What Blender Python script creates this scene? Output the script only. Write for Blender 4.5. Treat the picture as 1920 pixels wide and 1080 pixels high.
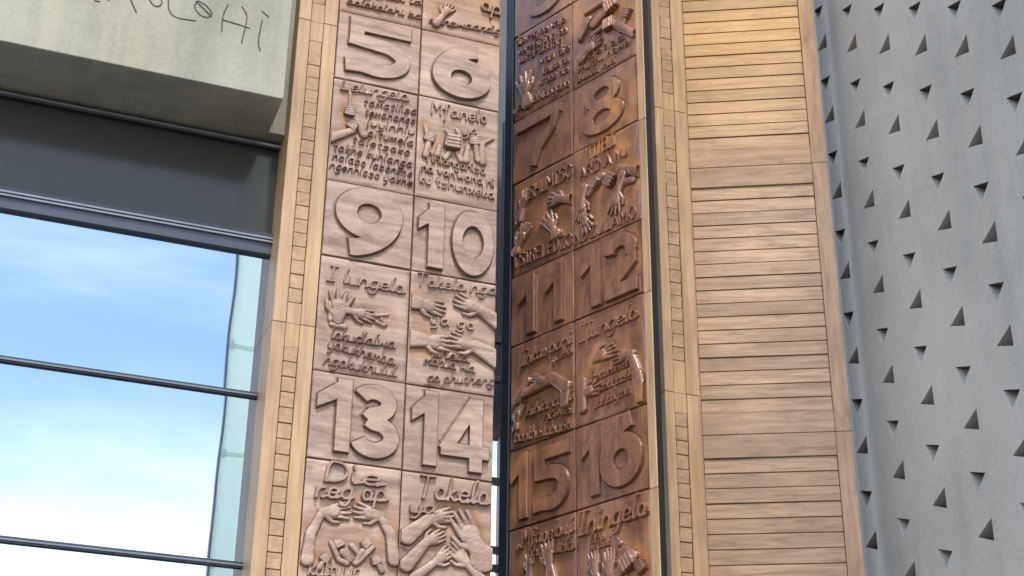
import bpy, bmesh, math, random
import numpy as np
from mathutils import Matrix, Vector
from mathutils.geometry import delaunay_2d_cdt
random.seed(7); rng = np.random.default_rng(7)
for o in list(bpy.data.objects): bpy.data.objects.remove(o)
SC = bpy.context.scene; COL = SC.collection

# ------------------------------------------------------------------ camera
EYE = 1.6
FPX, PITCH, ROLL = 2891.0, math.radians(26.28), math.radians(.66)
def ray(x, y):
    a, b = x - 960, y - 540; cr, sr = math.cos(ROLL), math.sin(ROLL)
    X = cr*a + sr*b; Y = -sr*a + cr*b
    c, s = math.cos(PITCH), math.sin(PITCH)
    v = (X/FPX, 1, -Y/FPX)
    return np.array([v[0], c*v[1] - s*v[2], s*v[1] + c*v[2]])
cam = bpy.data.objects.new('camera', bpy.data.cameras.new('camera')); COL.objects.link(cam)
f0 = Vector(ray(960, 540)).normalized(); r0 = (Vector(ray(1060, 540)) - Vector(ray(960, 540))).normalized()
u0 = r0.cross(f0)
cam.matrix_world = Matrix(((r0.x, u0.x, -f0.x, 0), (r0.y, u0.y, -f0.y, 0), (r0.z, u0.z, -f0.z, EYE), (0, 0, 0, 1)))
cam.data.sensor_width = 36; cam.data.lens = FPX/1920*36; cam.data.clip_end = 3000; cam.data.clip_start = .05
SC.camera = cam

# ------------------------------------------------------------------ light
SUN_AZ, SUN_EL = 164, 57           # azimuth clockwise from the viewing direction
w = bpy.data.worlds.new('World'); SC.world = w; w.use_nodes = True
nt = w.node_tree; nt.nodes.clear(); N = nt.nodes.new; LK = nt.links.new
sky = N('ShaderNodeTexSky'); sky.sky_type = 'NISHITA'; sky.sun_disc = False
sky.sun_elevation = math.radians(SUN_EL); sky.sun_rotation = math.radians(SUN_AZ)
sky.air_density = 1.0; sky.dust_density = .6; sky.ozone_density = 2.2
tc = N('ShaderNodeTexCoord'); sx = N('ShaderNodeSeparateXYZ'); LK(tc.outputs['Generated'], sx.inputs[0])
def mth(op, a, b=None, c=None):
    n = N('ShaderNodeMath'); n.operation = op
    for i, v in enumerate((a, b, c)):
        if v is None: continue
        if isinstance(v, (int, float)): n.inputs[i].default_value = v
        else: LK(v, n.inputs[i])
    return n.outputs[0]
den = mth('ADD', mth('MAXIMUM', sx.outputs['Z'], 0.0), .12)
cx = mth('DIVIDE', sx.outputs['X'], den); cy = mth('DIVIDE', sx.outputs['Y'], den)
cb = N('ShaderNodeCombineXYZ'); LK(cx, cb.inputs[0]); LK(cy, cb.inputs[1])
nz = N('ShaderNodeTexNoise'); nz.inputs['Scale'].default_value = 1.15; nz.inputs['Detail'].default_value = 7; nz.inputs['Roughness'].default_value = .52
nz.inputs['Distortion'].default_value = .35
LK(cb.outputs[0], nz.inputs['Vector'])
thin = mth('MULTIPLY', mth('SUBTRACT', .43, sx.outputs['Z']), 1.6)
mask = N('ShaderNodeMapRange'); mask.interpolation_type = 'SMOOTHSTEP'
LK(mth('ADD', nz.outputs['Fac'], thin), mask.inputs['Value'])
mask.inputs['From Min'].default_value = .46; mask.inputs['From Max'].default_value = .9
nz2 = N('ShaderNodeTexNoise'); nz2.inputs['Scale'].default_value = .7; nz2.inputs['Detail'].default_value = 6; nz2.inputs['Roughness'].default_value = .6; nz2.inputs['Distortion'].default_value = 1.2
LK(cb.outputs[0], nz2.inputs['Vector'])
wisp = N('ShaderNodeMapRange'); wisp.interpolation_type = 'SMOOTHSTEP'; LK(nz2.outputs['Fac'], wisp.inputs['Value'])
wisp.inputs['From Min'].default_value = .5; wisp.inputs['From Max'].default_value = .72; wisp.inputs['To Max'].default_value = .4
mx = N('ShaderNodeMix'); mx.data_type = 'RGBA'
LK(mth('MAXIMUM', mask.outputs[0], wisp.outputs[0]), mx.inputs['Factor']); LK(sky.outputs[0], mx.inputs['A']); mx.inputs['B'].default_value = (9.0, 9.2, 9.5, 1)
bg = N('ShaderNodeBackground'); bg.inputs['Strength'].default_value = .12
LK(mx.outputs['Result'], bg.inputs['Color'])
wo = N('ShaderNodeOutputWorld'); LK(bg.outputs[0], wo.inputs[0])

sl = bpy.data.lights.new('sun', 'SUN'); sl.energy = 1.5; sl.angle = math.radians(13); sl.color = (1, .93, .83)
sun = bpy.data.objects.new('sun', sl); COL.objects.link(sun)
sa, se = math.radians(SUN_AZ), math.radians(SUN_EL)
sd = Vector((math.sin(sa)*math.cos(se), math.cos(sa)*math.cos(se), math.sin(se)))
sun.rotation_euler = sd.to_track_quat('Z', 'Y').to_euler()
SC.view_settings.view_transform = 'Standard'; SC.view_settings.look = 'None'
SC.view_settings.exposure = 1.3; SC.view_settings.gamma = 1
SC.render.resolution_x, SC.render.resolution_y = 1024, 576
SC.render.engine = 'CYCLES'; SC.cycles.max_bounces = 8

# ------------------------------------------------------------------ materials
def new_mat(name):
    m = bpy.data.materials.new(name); m.use_nodes = True
    t = m.node_tree; b = t.nodes['Principled BSDF']
    return m, t, b
def _n(t, kind, **kw):
    n = t.nodes.new(kind)
    for k, v in kw.items():
        if k in n.inputs: n.inputs[k].default_value = v
        else: setattr(n, k, v)
    return n
def ramp(t, fac, stops):
    r = t.nodes.new('ShaderNodeValToRGB'); t.links.new(fac, r.inputs[0])
    el = r.color_ramp.elements
    while len(el) < len(stops): el.new(.5)
    for e, (p, c) in zip(el, stops): e.position = p; e.color = (*c, 1)
    return r.outputs[0]
def mix(t, f, a, b, mode='MIX'):
    m = t.nodes.new('ShaderNodeMix'); m.data_type = 'RGBA'; m.blend_type = mode
    for nm, v in (('Factor', f), ('A', a), ('B', b)):
        if isinstance(v, (int, float)): m.inputs[nm].default_value = v
        elif isinstance(v, tuple): m.inputs[nm].default_value = (*v, 1)
        else: t.links.new(v, m.inputs[nm])
    return m.outputs['Result']
def world_pos(t):
    return t.nodes.new('ShaderNodeNewGeometry').outputs['Position']
def wood(name, dark, light, varnish, grain=(2, 2, 30), zlo=6.6, zhi=8.6, vmax=.7, rough=.55, attr=False, bump=.25, speck=.0, coat=0, vpatch=.0, rvar=.25, shade_k=.42, smudge=.35):
    """grain: scale along local x, y, z - a small number runs with the grain"""
    m, t, b = new_mat(name)
    tcn = t.nodes.new('ShaderNodeTexCoord'); mp = _n(t, 'ShaderNodeMapping'); mp.inputs['Scale'].default_value = grain
    oi = t.nodes.new('ShaderNodeObjectInfo')
    off = _n(t, 'ShaderNodeVectorMath', operation='SCALE'); cbn = t.nodes.new('ShaderNodeCombineXYZ')
    for i in range(3): t.links.new(oi.outputs['Random'], cbn.inputs[i])
    t.links.new(cbn.outputs[0], off.inputs[0]); off.inputs['Scale'].default_value = 37
    t.links.new(tcn.outputs['Object'], mp.inputs['Vector']); t.links.new(off.outputs[0], mp.inputs['Location'])
    n1 = _n(t, 'ShaderNodeTexNoise', Scale=1.0, Detail=8.0, Roughness=.62, Distortion=.6); t.links.new(mp.outputs[0], n1.inputs['Vector'])
    n2 = _n(t, 'ShaderNodeTexNoise', Scale=1.7, Detail=5.0, Roughness=.6); t.links.new(world_pos(t), n2.inputs['Vector'])
    n3 = _n(t, 'ShaderNodeTexNoise', Scale=45.0, Detail=4.0, Roughness=.7); t.links.new(world_pos(t), n3.inputs['Vector'])
    c = ramp(t, n1.outputs['Fac'], [(.28, dark), (.5, tuple((a+b2)/2 for a, b2 in zip(dark, light))), (.72, light)])
    # patina: varnish survives higher up, where weather reaches less, and in patches
    sp = t.nodes.new('ShaderNodeSeparateXYZ'); t.links.new(world_pos(t), sp.inputs[0])
    mr = _n(t, 'ShaderNodeMapRange'); t.links.new(sp.outputs['Z'], mr.inputs['Value'])
    mr.inputs['From Min'].default_value = zlo; mr.inputs['From Max'].default_value = zhi; mr.inputs['To Max'].default_value = vmax
    nn = _n(t, 'ShaderNodeMath', operation='MULTIPLY_ADD'); t.links.new(n2.outputs['Fac'], nn.inputs[0]); nn.inputs[1].default_value = .9 + vpatch; 
    sub = _n(t, 'ShaderNodeMath', operation='SUBTRACT'); t.links.new(mr.outputs[0], sub.inputs[0]); sub.inputs[1].default_value = .45 - vpatch*.1
    t.links.new(sub.outputs[0], nn.inputs[2]); nn.use_clamp = True
    vf = nn.outputs[0]
    mm = _n(t, 'ShaderNodeMath', operation='MULTIPLY'); t.links.new(vf, mm.inputs[0]); mm.inputs[1].default_value = 1.0
    mr2 = _n(t, 'ShaderNodeMath', operation='MAXIMUM'); t.links.new(mr.outputs[0], mr2.inputs[0])
    if vpatch: 
        pm = _n(t, 'ShaderNodeMapRange', interpolation_type='SMOOTHSTEP'); t.links.new(n2.outputs['Fac'], pm.inputs['Value'])
        pm.inputs['From Min'].default_value = .5; pm.inputs['From Max'].default_value = .68; pm.inputs['To Max'].default_value = vpatch
        t.links.new(pm.outputs[0], mr2.inputs[1])
    else: mr2.inputs[1].default_value = 0
    vf = mr2.outputs[0]
    if attr:
        eg = t.nodes.new('ShaderNodeAttribute'); eg.attribute_name = 'side_shade'
        at = t.nodes.new('ShaderNodeAttribute'); at.attribute_name = 'varnish'
        ad = _n(t, 'ShaderNodeMath', operation='MAXIMUM'); t.links.new(vf, ad.inputs[0]); t.links.new(at.outputs['Fac'], ad.inputs[1]); vf = ad.outputs[0]
    vc = ramp(t, n1.outputs['Fac'], [(.25, tuple(v*.6 for v in varnish)), (.75, varnish)])
    c = mix(t, vf, c, vc)
    # per piece and blotchy variation
    hv = _n(t, 'ShaderNodeMapRange'); t.links.new(oi.outputs['Random'], hv.inputs['Value']); hv.inputs['To Min'].default_value = 1-rvar; hv.inputs['To Max'].default_value = 1+rvar*.6
    bl = _n(t, 'ShaderNodeMapRange'); t.links.new(n2.outputs['Fac'], bl.inputs['Value']); bl.inputs['From Min'].default_value = .3; bl.inputs['From Max'].default_value = .7
    bl.inputs['To Min'].default_value = .84; bl.inputs['To Max'].default_value = 1.12
    mu = _n(t, 'ShaderNodeMath', operation='MULTIPLY'); t.links.new(hv.outputs[0], mu.inputs[0]); t.links.new(bl.outputs[0], mu.inputs[1])
    sc = _n(t, 'ShaderNodeVectorMath', operation='SCALE'); t.links.new(c, sc.inputs[0]); t.links.new(mu.outputs[0], sc.inputs['Scale'])
    mp4 = _n(t, 'ShaderNodeMapping'); mp4.inputs['Scale'].default_value = tuple(2.2+g*.35 for g in grain); t.links.new(tcn.outputs['Object'], mp4.inputs['Vector']); t.links.new(off.outputs[0], mp4.inputs['Location'])
    n4 = _n(t, 'ShaderNodeTexNoise', Scale=1.3, Detail=6.0, Roughness=.65); t.links.new(mp4.outputs[0], n4.inputs['Vector'])
    c = mix(t, 1.0, sc.outputs[0], ramp(t, n4.outputs['Fac'], [(.3, (1-smudge,)*3), (.46, (1, 1, 1)), (.6, (1, 1, 1)), (.74, (1+smudge*.5,)*3)]), 'MULTIPLY')
    if speck:
        s2 = ramp(t, n3.outputs['Fac'], [(.5, (0, 0, 0)), (.66, (1, 1, 1))])
        ml = _n(t, 'ShaderNodeMath', operation='MULTIPLY'); t.links.new(s2, ml.inputs[0]); ml.inputs[1].default_value = speck
        c = mix(t, ml.outputs[0], c, tuple(min(.8, v*1.6) for v in light))
    if attr: c = mix(t, eg.outputs['Fac'], c, tuple(v*shade_k for v in dark))  # painted shade: darkens the sides of numerals, letters and hands
    t.links.new(c, b.inputs['Base Color']); b.inputs['Roughness'].default_value = rough
    rr = _n(t, 'ShaderNodeMapRange'); t.links.new(n3.outputs['Fac'], rr.inputs['Value']); rr.inputs['To Min'].default_value = rough-.12; rr.inputs['To Max'].default_value = rough+.15
    t.links.new(rr.outputs[0], b.inputs['Roughness'])
    if coat: b.inputs['Coat Weight'].default_value = coat; b.inputs['Coat Roughness'].default_value = .3
    ad = _n(t, 'ShaderNodeMath', operation='MULTIPLY_ADD'); t.links.new(n3.outputs['Fac'], ad.inputs[0]); ad.inputs[1].default_value = .35; t.links.new(n1.outputs['Fac'], ad.inputs[2])
    bp = _n(t, 'ShaderNodeBump', Strength=bump, Distance=.004); t.links.new(ad.outputs[0], bp.inputs['Height']); t.links.new(bp.outputs[0], b.inputs['Normal'])
    return m
M = {}
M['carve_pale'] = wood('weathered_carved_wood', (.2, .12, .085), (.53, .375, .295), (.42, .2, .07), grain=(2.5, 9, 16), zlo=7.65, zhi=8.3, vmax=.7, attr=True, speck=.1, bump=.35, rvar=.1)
M['carve_dark'] = wood('dark_carved_wood', (.12, .045, .022), (.36, .165, .085), (.6, .25, .065), grain=(14, 9, 2.5), zlo=8.6, zhi=9.5, vmax=.3, rough=.38, attr=True, speck=.25, bump=.5, coat=.85, vpatch=.85, rvar=.15, shade_k=.9)
M['stile'] = wood('jamb_wood', (.34, .205, .1), (.58, .385, .215), (.5, .28, .1), grain=(24, 24, 1.6), zlo=6.5, zhi=9.5, vmax=.5, rough=.5, rvar=.08, smudge=.1)
M['block'] = wood('end_block_wood', (.33, .21, .115), (.55, .38, .225), (.5, .28, .1), grain=(18, 18, 30), zlo=6.5, zhi=9.5, vmax=.5, rvar=.1, smudge=.1)
M['louvre'] = wood('louvre_slat_wood', (.3, .18, .1), (.58, .395, .255), (.62, .33, .085), grain=(2.2, 12, 30), zlo=7.3, zhi=8.9, vmax=.95, rough=.5, rvar=.16)
M['louvre_frame'] = wood('louvre_frame_wood', (.32, .19, .11), (.55, .375, .25), (.5, .27, .09), grain=(20, 20, 1.8), zlo=7.0, zhi=9.2, vmax=.8, rvar=.06)
M['rail'] = wood('louvre_rail_wood', (.31, .19, .115), (.54, .375, .255), (.58, .31, .09), grain=(2.0, 12, 22), zlo=7.3, zhi=8.9, vmax=.9, rvar=.06)

def concrete(name, c1, c2, warm=None, form=0, bump=.15, streak=.15):
    m, t, b = new_mat(name)
    n1 = _n(t, 'ShaderNodeTexNoise', Scale=.9, Detail=8.0, Roughness=.6); t.links.new(world_pos(t), n1.inputs['Vector'])
    n2 = _n(t, 'ShaderNodeTexNoise', Scale=38.0, Detail=4.0, Roughness=.7); t.links.new(world_pos(t), n2.inputs['Vector'])
    mp = _n(t, 'ShaderNodeMapping'); mp.inputs['Scale'].default_value = (5, 5, .5); t.links.new(world_pos(t), mp.inputs['Vector'])
    n3 = _n(t, 'ShaderNodeTexNoise', Scale=1.0, Detail=5.0, Roughness=.55); t.links.new(mp.outputs[0], n3.inputs['Vector'])
    c = ramp(t, n1.outputs['Fac'], [(.32, c1), (.68, c2)])
    if warm: c = mix(t, ramp(t, n3.outputs['Fac'], [(.5, (0, 0, 0)), (.75, (.45, .45, .45))]), c, warm)
    c = mix(t, streak, c, ramp(t, n3.outputs['Fac'], [(.3, tuple(v*.65 for v in c1)), (.65, c2)]))
    c = mix(t, .12, c, ramp(t, n2.outputs['Fac'], [(.35, (.08, .08, .08)), (.6, c2)]))
    t.links.new(c, b.inputs['Base Color']); b.inputs['Roughness'].default_value = .75
    bp = _n(t, 'ShaderNodeBump', Strength=bump, Distance=.006); t.links.new(n2.outputs['Fac'], bp.inputs['Height']); t.links.new(bp.outputs[0], b.inputs['Normal'])
    return m
M['concrete'] = concrete('grey_concrete', (.42, .425, .385), (.62, .61, .555), warm=(.46, .42, .33), bump=.3, streak=.2)
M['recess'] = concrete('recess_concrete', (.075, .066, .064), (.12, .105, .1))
M['beam'] = concrete('pale_concrete', (.21, .205, .155), (.4, .39, .31), warm=(.38, .32, .18), bump=.3, streak=.3)
def plain(name, col, rough=.5, metal=0, spec=.5):
    m, t, b = new_mat(name)
    n1 = _n(t, 'ShaderNodeTexNoise', Scale=6.0, Detail=6.0); t.links.new(world_pos(t), n1.inputs['Vector'])
    c = ramp(t, n1.outputs['Fac'], [(.3, tuple(v*.82 for v in col)), (.7, col)])
    t.links.new(c, b.inputs['Base Color']); b.inputs['Roughness'].default_value = rough; b.inputs['Metallic'].default_value = metal
    b.inputs['Specular IOR Level'].default_value = spec
    return m
M['scratch'] = plain('inscription_stain', (.09, .075, .05), .8)
M['steel'] = plain('dark_steel', (.02, .025, .032), .22)
M['black'] = plain('black_gap', (.012, .011, .012), .6)
M['mullion'] = plain('grey_aluminium', (.16, .19, .22), .35, .6)
M['mullion_dark'] = plain('dark_aluminium', (.035, .04, .05), .35)
M['trim_light'] = plain('pale_aluminium', (.26, .28, .3), .3, .5)
M['slate'] = plain('slate_blue_trim', (.06, .075, .11), .4)
M['interior'] = plain('interior_grey', (.09, .09, .095), .7)
M['paving'] = concrete('paving_stone', (.11, .1, .085), (.17, .155, .135))
M['bracket'] = plain('bracket_steel', (.5, .53, .53), .3, .3)
M['white'] = plain('white_paint', (.8, .8, .78), .4)
M['trunk'] = plain('bark', (.1, .08, .06), .9)
M['leaf'] = plain('foliage', (.12, .13, .04), .6)
def glass(name, tint, amount, inner, rough=.0):
    m, t, b = new_mat(name); t.nodes.remove(b)
    g = _n(t, 'ShaderNodeBsdfGlossy', Roughness=rough); g.inputs['Color'].default_value = (*tint, 1)
    d = _n(t, 'ShaderNodeBsdfDiffuse'); d.inputs['Color'].default_value = (*inner, 1)
    tr = _n(t, 'ShaderNodeBsdfTransparent'); tr.inputs['Color'].default_value = (.25, .28, .3, 1)
    m1 = _n(t, 'ShaderNodeMixShader', Fac=.5); t.links.new(d.outputs[0], m1.inputs[1]); t.links.new(tr.outputs[0], m1.inputs[2])
    rn = _n(t, 'ShaderNodeTexNoise', Scale=1.1, Detail=1.0); t.links.new(world_pos(t), rn.inputs['Vector'])
    rb = _n(t, 'ShaderNodeBump', Strength=.25, Distance=.006); t.links.new(rn.outputs['Fac'], rb.inputs['Height']); t.links.new(rb.outputs[0], g.inputs['Normal'])
    m2 = _n(t, 'ShaderNodeMixShader', Fac=amount); t.links.new(m1.outputs[0], m2.inputs[1]); t.links.new(g.outputs[0], m2.inputs[2])
    t.links.new(m2.outputs[0], t.nodes['Material Output'].inputs[0])
    return m
M['glass'] = glass('mirrored_glass', (.7, .83, .97), .62, (.02, .03, .04))
M['glass_dark'] = glass('dark_tinted_glass', (.55, .55, .52), .07, (.085, .085, .075), .15)
def teal():
    m, t, b = new_mat('pale_teal_glass')
    mp = _n(t, 'ShaderNodeMapping'); mp.inputs['Scale'].default_value = (3, 3, .15); t.links.new(world_pos(t), mp.inputs['Vector'])
    n1 = _n(t, 'ShaderNodeTexNoise', Scale=1.0, Detail=3.0); t.links.new(mp.outputs[0], n1.inputs['Vector'])
    t.links.new(ramp(t, n1.outputs['Fac'], [(.35, (.7, .83, .78)), (.65, (.88, .94, .9))]), b.inputs['Base Color'])
    b.inputs['Roughness'].default_value = .2
    tl = _n(t, 'ShaderNodeBsdfTranslucent'); tl.inputs['Color'].default_value = (.95, 1, .91, 1)
    mxs = _n(t, 'ShaderNodeMixShader', Fac=.75); t.links.new(b.outputs[0], mxs.inputs[1]); t.links.new(tl.outputs[0], mxs.inputs[2]); t.links.new(mxs.outputs[0], t.nodes['Material Output'].inputs[0])
    return m
M['teal'] = teal()

# ------------------------------------------------------------------ helpers
def tag(o, label=None, cat=None, group=None, kind=None):
    if label and not kind: kind = 'thing'
    for k, v in (('label', label), ('category', cat), ('group', group), ('kind', kind)):
        if v: o[k] = v
    return o
def add_obj(name, me, mat, parent=None, loc=None):
    o = bpy.data.objects.new(name, me); COL.objects.link(o)
    if mat and not me.materials: me.materials.append(mat)
    if parent: o.parent = parent
    if loc: o.location = loc
    return o
class Frame:
    """a vertical plane: az = compass angle of its local +x; local -y faces the viewer; z is height above ground"""
    def __init__(s, az, P, name=None, **kw):
        a = math.radians(az); s.u = np.array([math.sin(a), math.cos(a)]); s.yv = np.array([-math.cos(a), math.sin(a)])
        s.P = np.array(P[:2], float); s.az = az
        if name:
            s.e = bpy.data.objects.new(name, None); COL.objects.link(s.e); s.e.empty_display_size = .3
            s.e.location = (P[0], P[1], 0); s.e.rotation_euler = (0, 0, math.pi/2 - a); tag(s.e, **kw)
    def at(s, px, py, y=0):
        """plane coordinates (x, z) of the point of the plane y seen along that line of sight"""
        d = ray(px, py); P = s.P + s.yv*y
        t = (s.yv @ P)/(s.yv @ d[:2])
        return ((d[:2]*t - P) @ s.u, d[2]*t + EYE)
    def shift(s, y, az=None):
        f = Frame(s.az, s.P + s.yv*y); return f
def box_bm(bm, x0, x1, y0, y1, z0, z1, bev=0):
    r = bmesh.ops.create_cube(bm, size=1)['verts']
    for v in r: v.co = Vector(((x0+x1)/2 + v.co.x*(x1-x0), (y0+y1)/2 + v.co.y*(y1-y0), (z0+z1)/2 + v.co.z*(z1-z0)))
    if bev:
        ed = {e for v in r for e in v.link_edges}
        bmesh.ops.bevel(bm, geom=list(ed), offset=bev, segments=1, affect='EDGES')
def box(name, b, mat, parent, bev=0, loc=None):
    bm = bmesh.new()
    for q in (b if isinstance(b, list) else [b]): box_bm(bm, *q, bev=bev)
    me = bpy.data.meshes.new(name); bm.to_mesh(me); bm.free()
    return add_obj(name, me, mat, parent, loc)

# ------------------------------------------------------------------ stroke lettering
GL = {'a':'47 17 05 13 33 45|47 44 53','b':'0b 03|05 17 37 45 33 13 04','c':'46 37 17 05 13 33 44','d':'47 17 05 13 33 45|4b 43',
'e':'05 45 46 37 17 05 13 33 44','f':'4a 3b 2a 22 10|07 37','g':'47 17 05 13 33 45|47 42 30 10 01','h':'0b 03|05 17 37 45 43',
'i':'07 04 13|09 0a','j':'17 11 00|19 1a','k':'0b 03|37 05 33','l':'1b 0a 04 13','m':'07 03|05 17 26 23|35 47 56 53','n':'07 03|05 17 37 45 43',
'o':'17 05 13 33 45 37 17','p':'07 00|05 17 37 45 33 13 04','q':'47 40|47 17 05 13 33 45','r':'07 03|05 17 37','s':'46 17 06 35 44 33 03',
't':'1a 14 23 33|07 37','u':'07 04 13 33 45|47 43','v':'07 23 47','w':'07 13 36 53 67','x':'07 43|47 03','y':'07 04 13 33|47 42 30 10','z':'07 47 03 43',
'T':'0b 6b|3b 33','I':'0b 4b|2b 23|03 43','M':'03 0b 36 6b 63','D':'03 0b 3b 59 55 33 03','F':'03 0b 5b|07 47','A':'03 3b 63|15 55','E':'5b 0b 03 53|07 47',
'L':'0b 03 53','S':'5a 4b 1b 09 28 47 55 43 13 04','K':'0b 03|5b 07 53','U':'0b 05 13 43 55 5b','R':'03 0b 4b 59 47 07|37 53','H':'0b 03|5b 53|07 57',
'N':'03 0b 53 5b','Z':'0b 5b 03 53','O':'2b 08 06 23 43 66 68 4b 2b','C':'6a 4b 2b 08 06 23 43 64','W':'0b 23 38 53 7b','P':'03 0b 4b 59 47 07',"'":'0b 09','X':'0b 53|5b 03'}
def chaikin(p, n=2):
    p = [tuple(q) for q in p]
    for _ in range(n):
        if len(p) < 3: return p
        o = [p[0]]
        for a, b in zip(p, p[1:]):
            o += [(a[0]*.75+b[0]*.25, a[1]*.75+b[1]*.25), (a[0]*.25+b[0]*.75, a[1]*.25+b[1]*.75)]
        p = o + [p[-1]]
    return p
def text_segs(s, a, b, h, slant=.0, join=False, r=.006):
    """h = x-height; line runs from a to b in plane coordinates"""
    st = []; x = 0
    for ch in s:
        if ch == ' ': x += 3.2; continue
        g = GL[ch]; wd = 0; curved = ch.islower() or ch in 'DSUROCP'
        for part in g.split('|'):
            pts = [(int(q[0], 16), int(q[1], 16)-3) for q in part.split()]; wd = max(wd, max(p[0] for p in pts))
            pts = chaikin(pts, 1) if curved and len(pts) > 2 else pts
            st.append([(x+p[0], p[1]) for p in pts])
        if join and ch.islower(): st.append([(x+wd-.3, 0), (x+wd+1.7, .7)])
        x += wd + 1.7
    x -= 1.7
    dx, dz = (b[0]-a[0])/x, (b[1]-a[1])/x; k = h/4
    segs = []
    for p in st:
        q = [(a[0]+px*dx + (pz*k*slant) + rng.normal(0, .0008), a[1]+px*dz+pz*k + rng.normal(0, .0008)) for px, pz in p]
        for u, v in zip(q, q[1:]): segs.append((*u, r, *v, r))
    return segs

# ------------------------------------------------------------------ relief as height fields
def field(x0, x1, z0, z1, step):
    xs = np.arange(x0, x1+step*.5, step); zs = np.arange(z0, z1+step*.5, step)
    return xs, zs, np.full((len(zs), len(xs)), -.05)
def add_caps(xs, zs, H, segs, prof, mode='max'):
    st = xs[1]-xs[0]
    for (ax, az, ra, bx, bz, rb, *k) in segs:
        R = max(ra, rb)+.012
        i0 = max(0, int((min(ax, bx)-R-xs[0])/st)); i1 = min(len(xs), int((max(ax, bx)+R-xs[0])/st)+2)
        j0 = max(0, int((min(az, bz)-R-zs[0])/st)); j1 = min(len(zs), int((max(az, bz)+R-zs[0])/st)+2)
        if i1 <= i0 or j1 <= j0: continue
        X = xs[i0:i1][None, :]; Z = zs[j0:j1][:, None]
        dx, dz = bx-ax, bz-az; L2 = dx*dx+dz*dz+1e-12
        t = np.clip(((X-ax)*dx+(Z-az)*dz)/L2, 0, 1)
        d = np.hypot(X-ax-t*dx, Z-az-t*dz); r = ra+(rb-ra)*t
        h = prof(d, r)
        if k: h = h + (k[0]+(k[1]-k[0])*t)*(h > 0)
        H[j0:j1, i0:i1] = np.maximum(H[j0:j1, i0:i1], h)
def prof_letter(hh, edge=.0035):
    return lambda d, r: np.clip((r-d)*hh/edge, -.02, hh) - .0006*np.clip(d/r, 0, 1)
def prof_round(k=1.0, cap=.032):
    def f(d, r):
        h = k*np.sqrt(np.maximum(r*r-d*d, 0))
        return np.where(d < r, cap*np.tanh(h/cap), (r-d)*1.5)
    return f
def poly_sdf(xs, zs, poly):
    X, Z = np.meshgrid(xs, zs); D = np.full(X.shape, 1e9); ins = np.zeros(X.shape, bool)
    n = len(poly)
    for i in range(n):
        ax, az = poly[i]; bx, bz = poly[(i+1) % n]
        dx, dz = bx-ax, bz-az; L2 = dx*dx+dz*dz+1e-12
        t = np.clip(((X-ax)*dx+(Z-az)*dz)/L2, 0, 1); D = np.minimum(D, np.hypot(X-ax-t*dx, Z-az-t*dz))
        c = (az > Z) != (bz > Z)
        with np.errstate(divide='ignore', invalid='ignore'):
            ins ^= c & (X < (bx-ax)*(Z-az)/(bz-az if bz != az else 1e-12)+ax)
    return np.where(ins, D, -D)
def field_mesh(name, xs, zs, H, y0, mat, parent, keep=0.0, smooth=True, attr=None, slope0=1.3, shade1=.85):
    """mesh of the cells where the relief stands above the panel face (y0); -y is outwards"""
    ok = H > keep
    cell = ok[:-1, :-1] | ok[1:, :-1] | ok[:-1, 1:] | ok[1:, 1:]
    if not cell.any(): return None
    nj, ni = H.shape
    J, I = np.nonzero(cell)
    idx = np.stack([J*ni+I, J*ni+I+1, (J+1)*ni+I+1, (J+1)*ni+I], 1)
    used, inv = np.unique(idx, return_inverse=True); F = inv.reshape(-1, 4)
    jj, ii = used//ni, used % ni
    h = np.maximum(H[jj, ii], -.006)
    V = np.stack([xs[ii], y0-h, zs[jj]], 1)
    me = bpy.data.meshes.new(name); me.vertices.add(len(V)); me.vertices.foreach_set('co', V.ravel())
    me.loops.add(F.size); me.loops.foreach_set('vertex_index', F.ravel().astype(np.int32))
    me.polygons.add(len(F)); me.polygons.foreach_set('loop_start', np.arange(0, F.size, 4, dtype=np.int32)); me.polygons.foreach_set('loop_total', np.full(len(F), 4, np.int32))
    me.update(calc_edges=True)
    if smooth: me.polygons.foreach_set('use_smooth', np.ones(len(F), bool))
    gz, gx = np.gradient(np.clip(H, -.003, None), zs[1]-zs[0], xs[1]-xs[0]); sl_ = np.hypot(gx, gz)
    eg = np.clip((sl_-slope0)/slope0, 0, 1)*shade1  # shade put into the colour of the steep relief sides, by slope
    a = me.attributes.new('side_shade', 'FLOAT', 'POINT'); a.data.foreach_set('value', eg[jj, ii].astype(np.float32))
    me.set_sharp_from_angle(angle=math.radians(38))
    if attr is not None:
        a = me.attributes.new('varnish', 'FLOAT', 'POINT'); a.data.foreach_set('value', attr[jj, ii].astype(np.float32))
    return add_obj(name, me, mat, parent)
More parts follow.
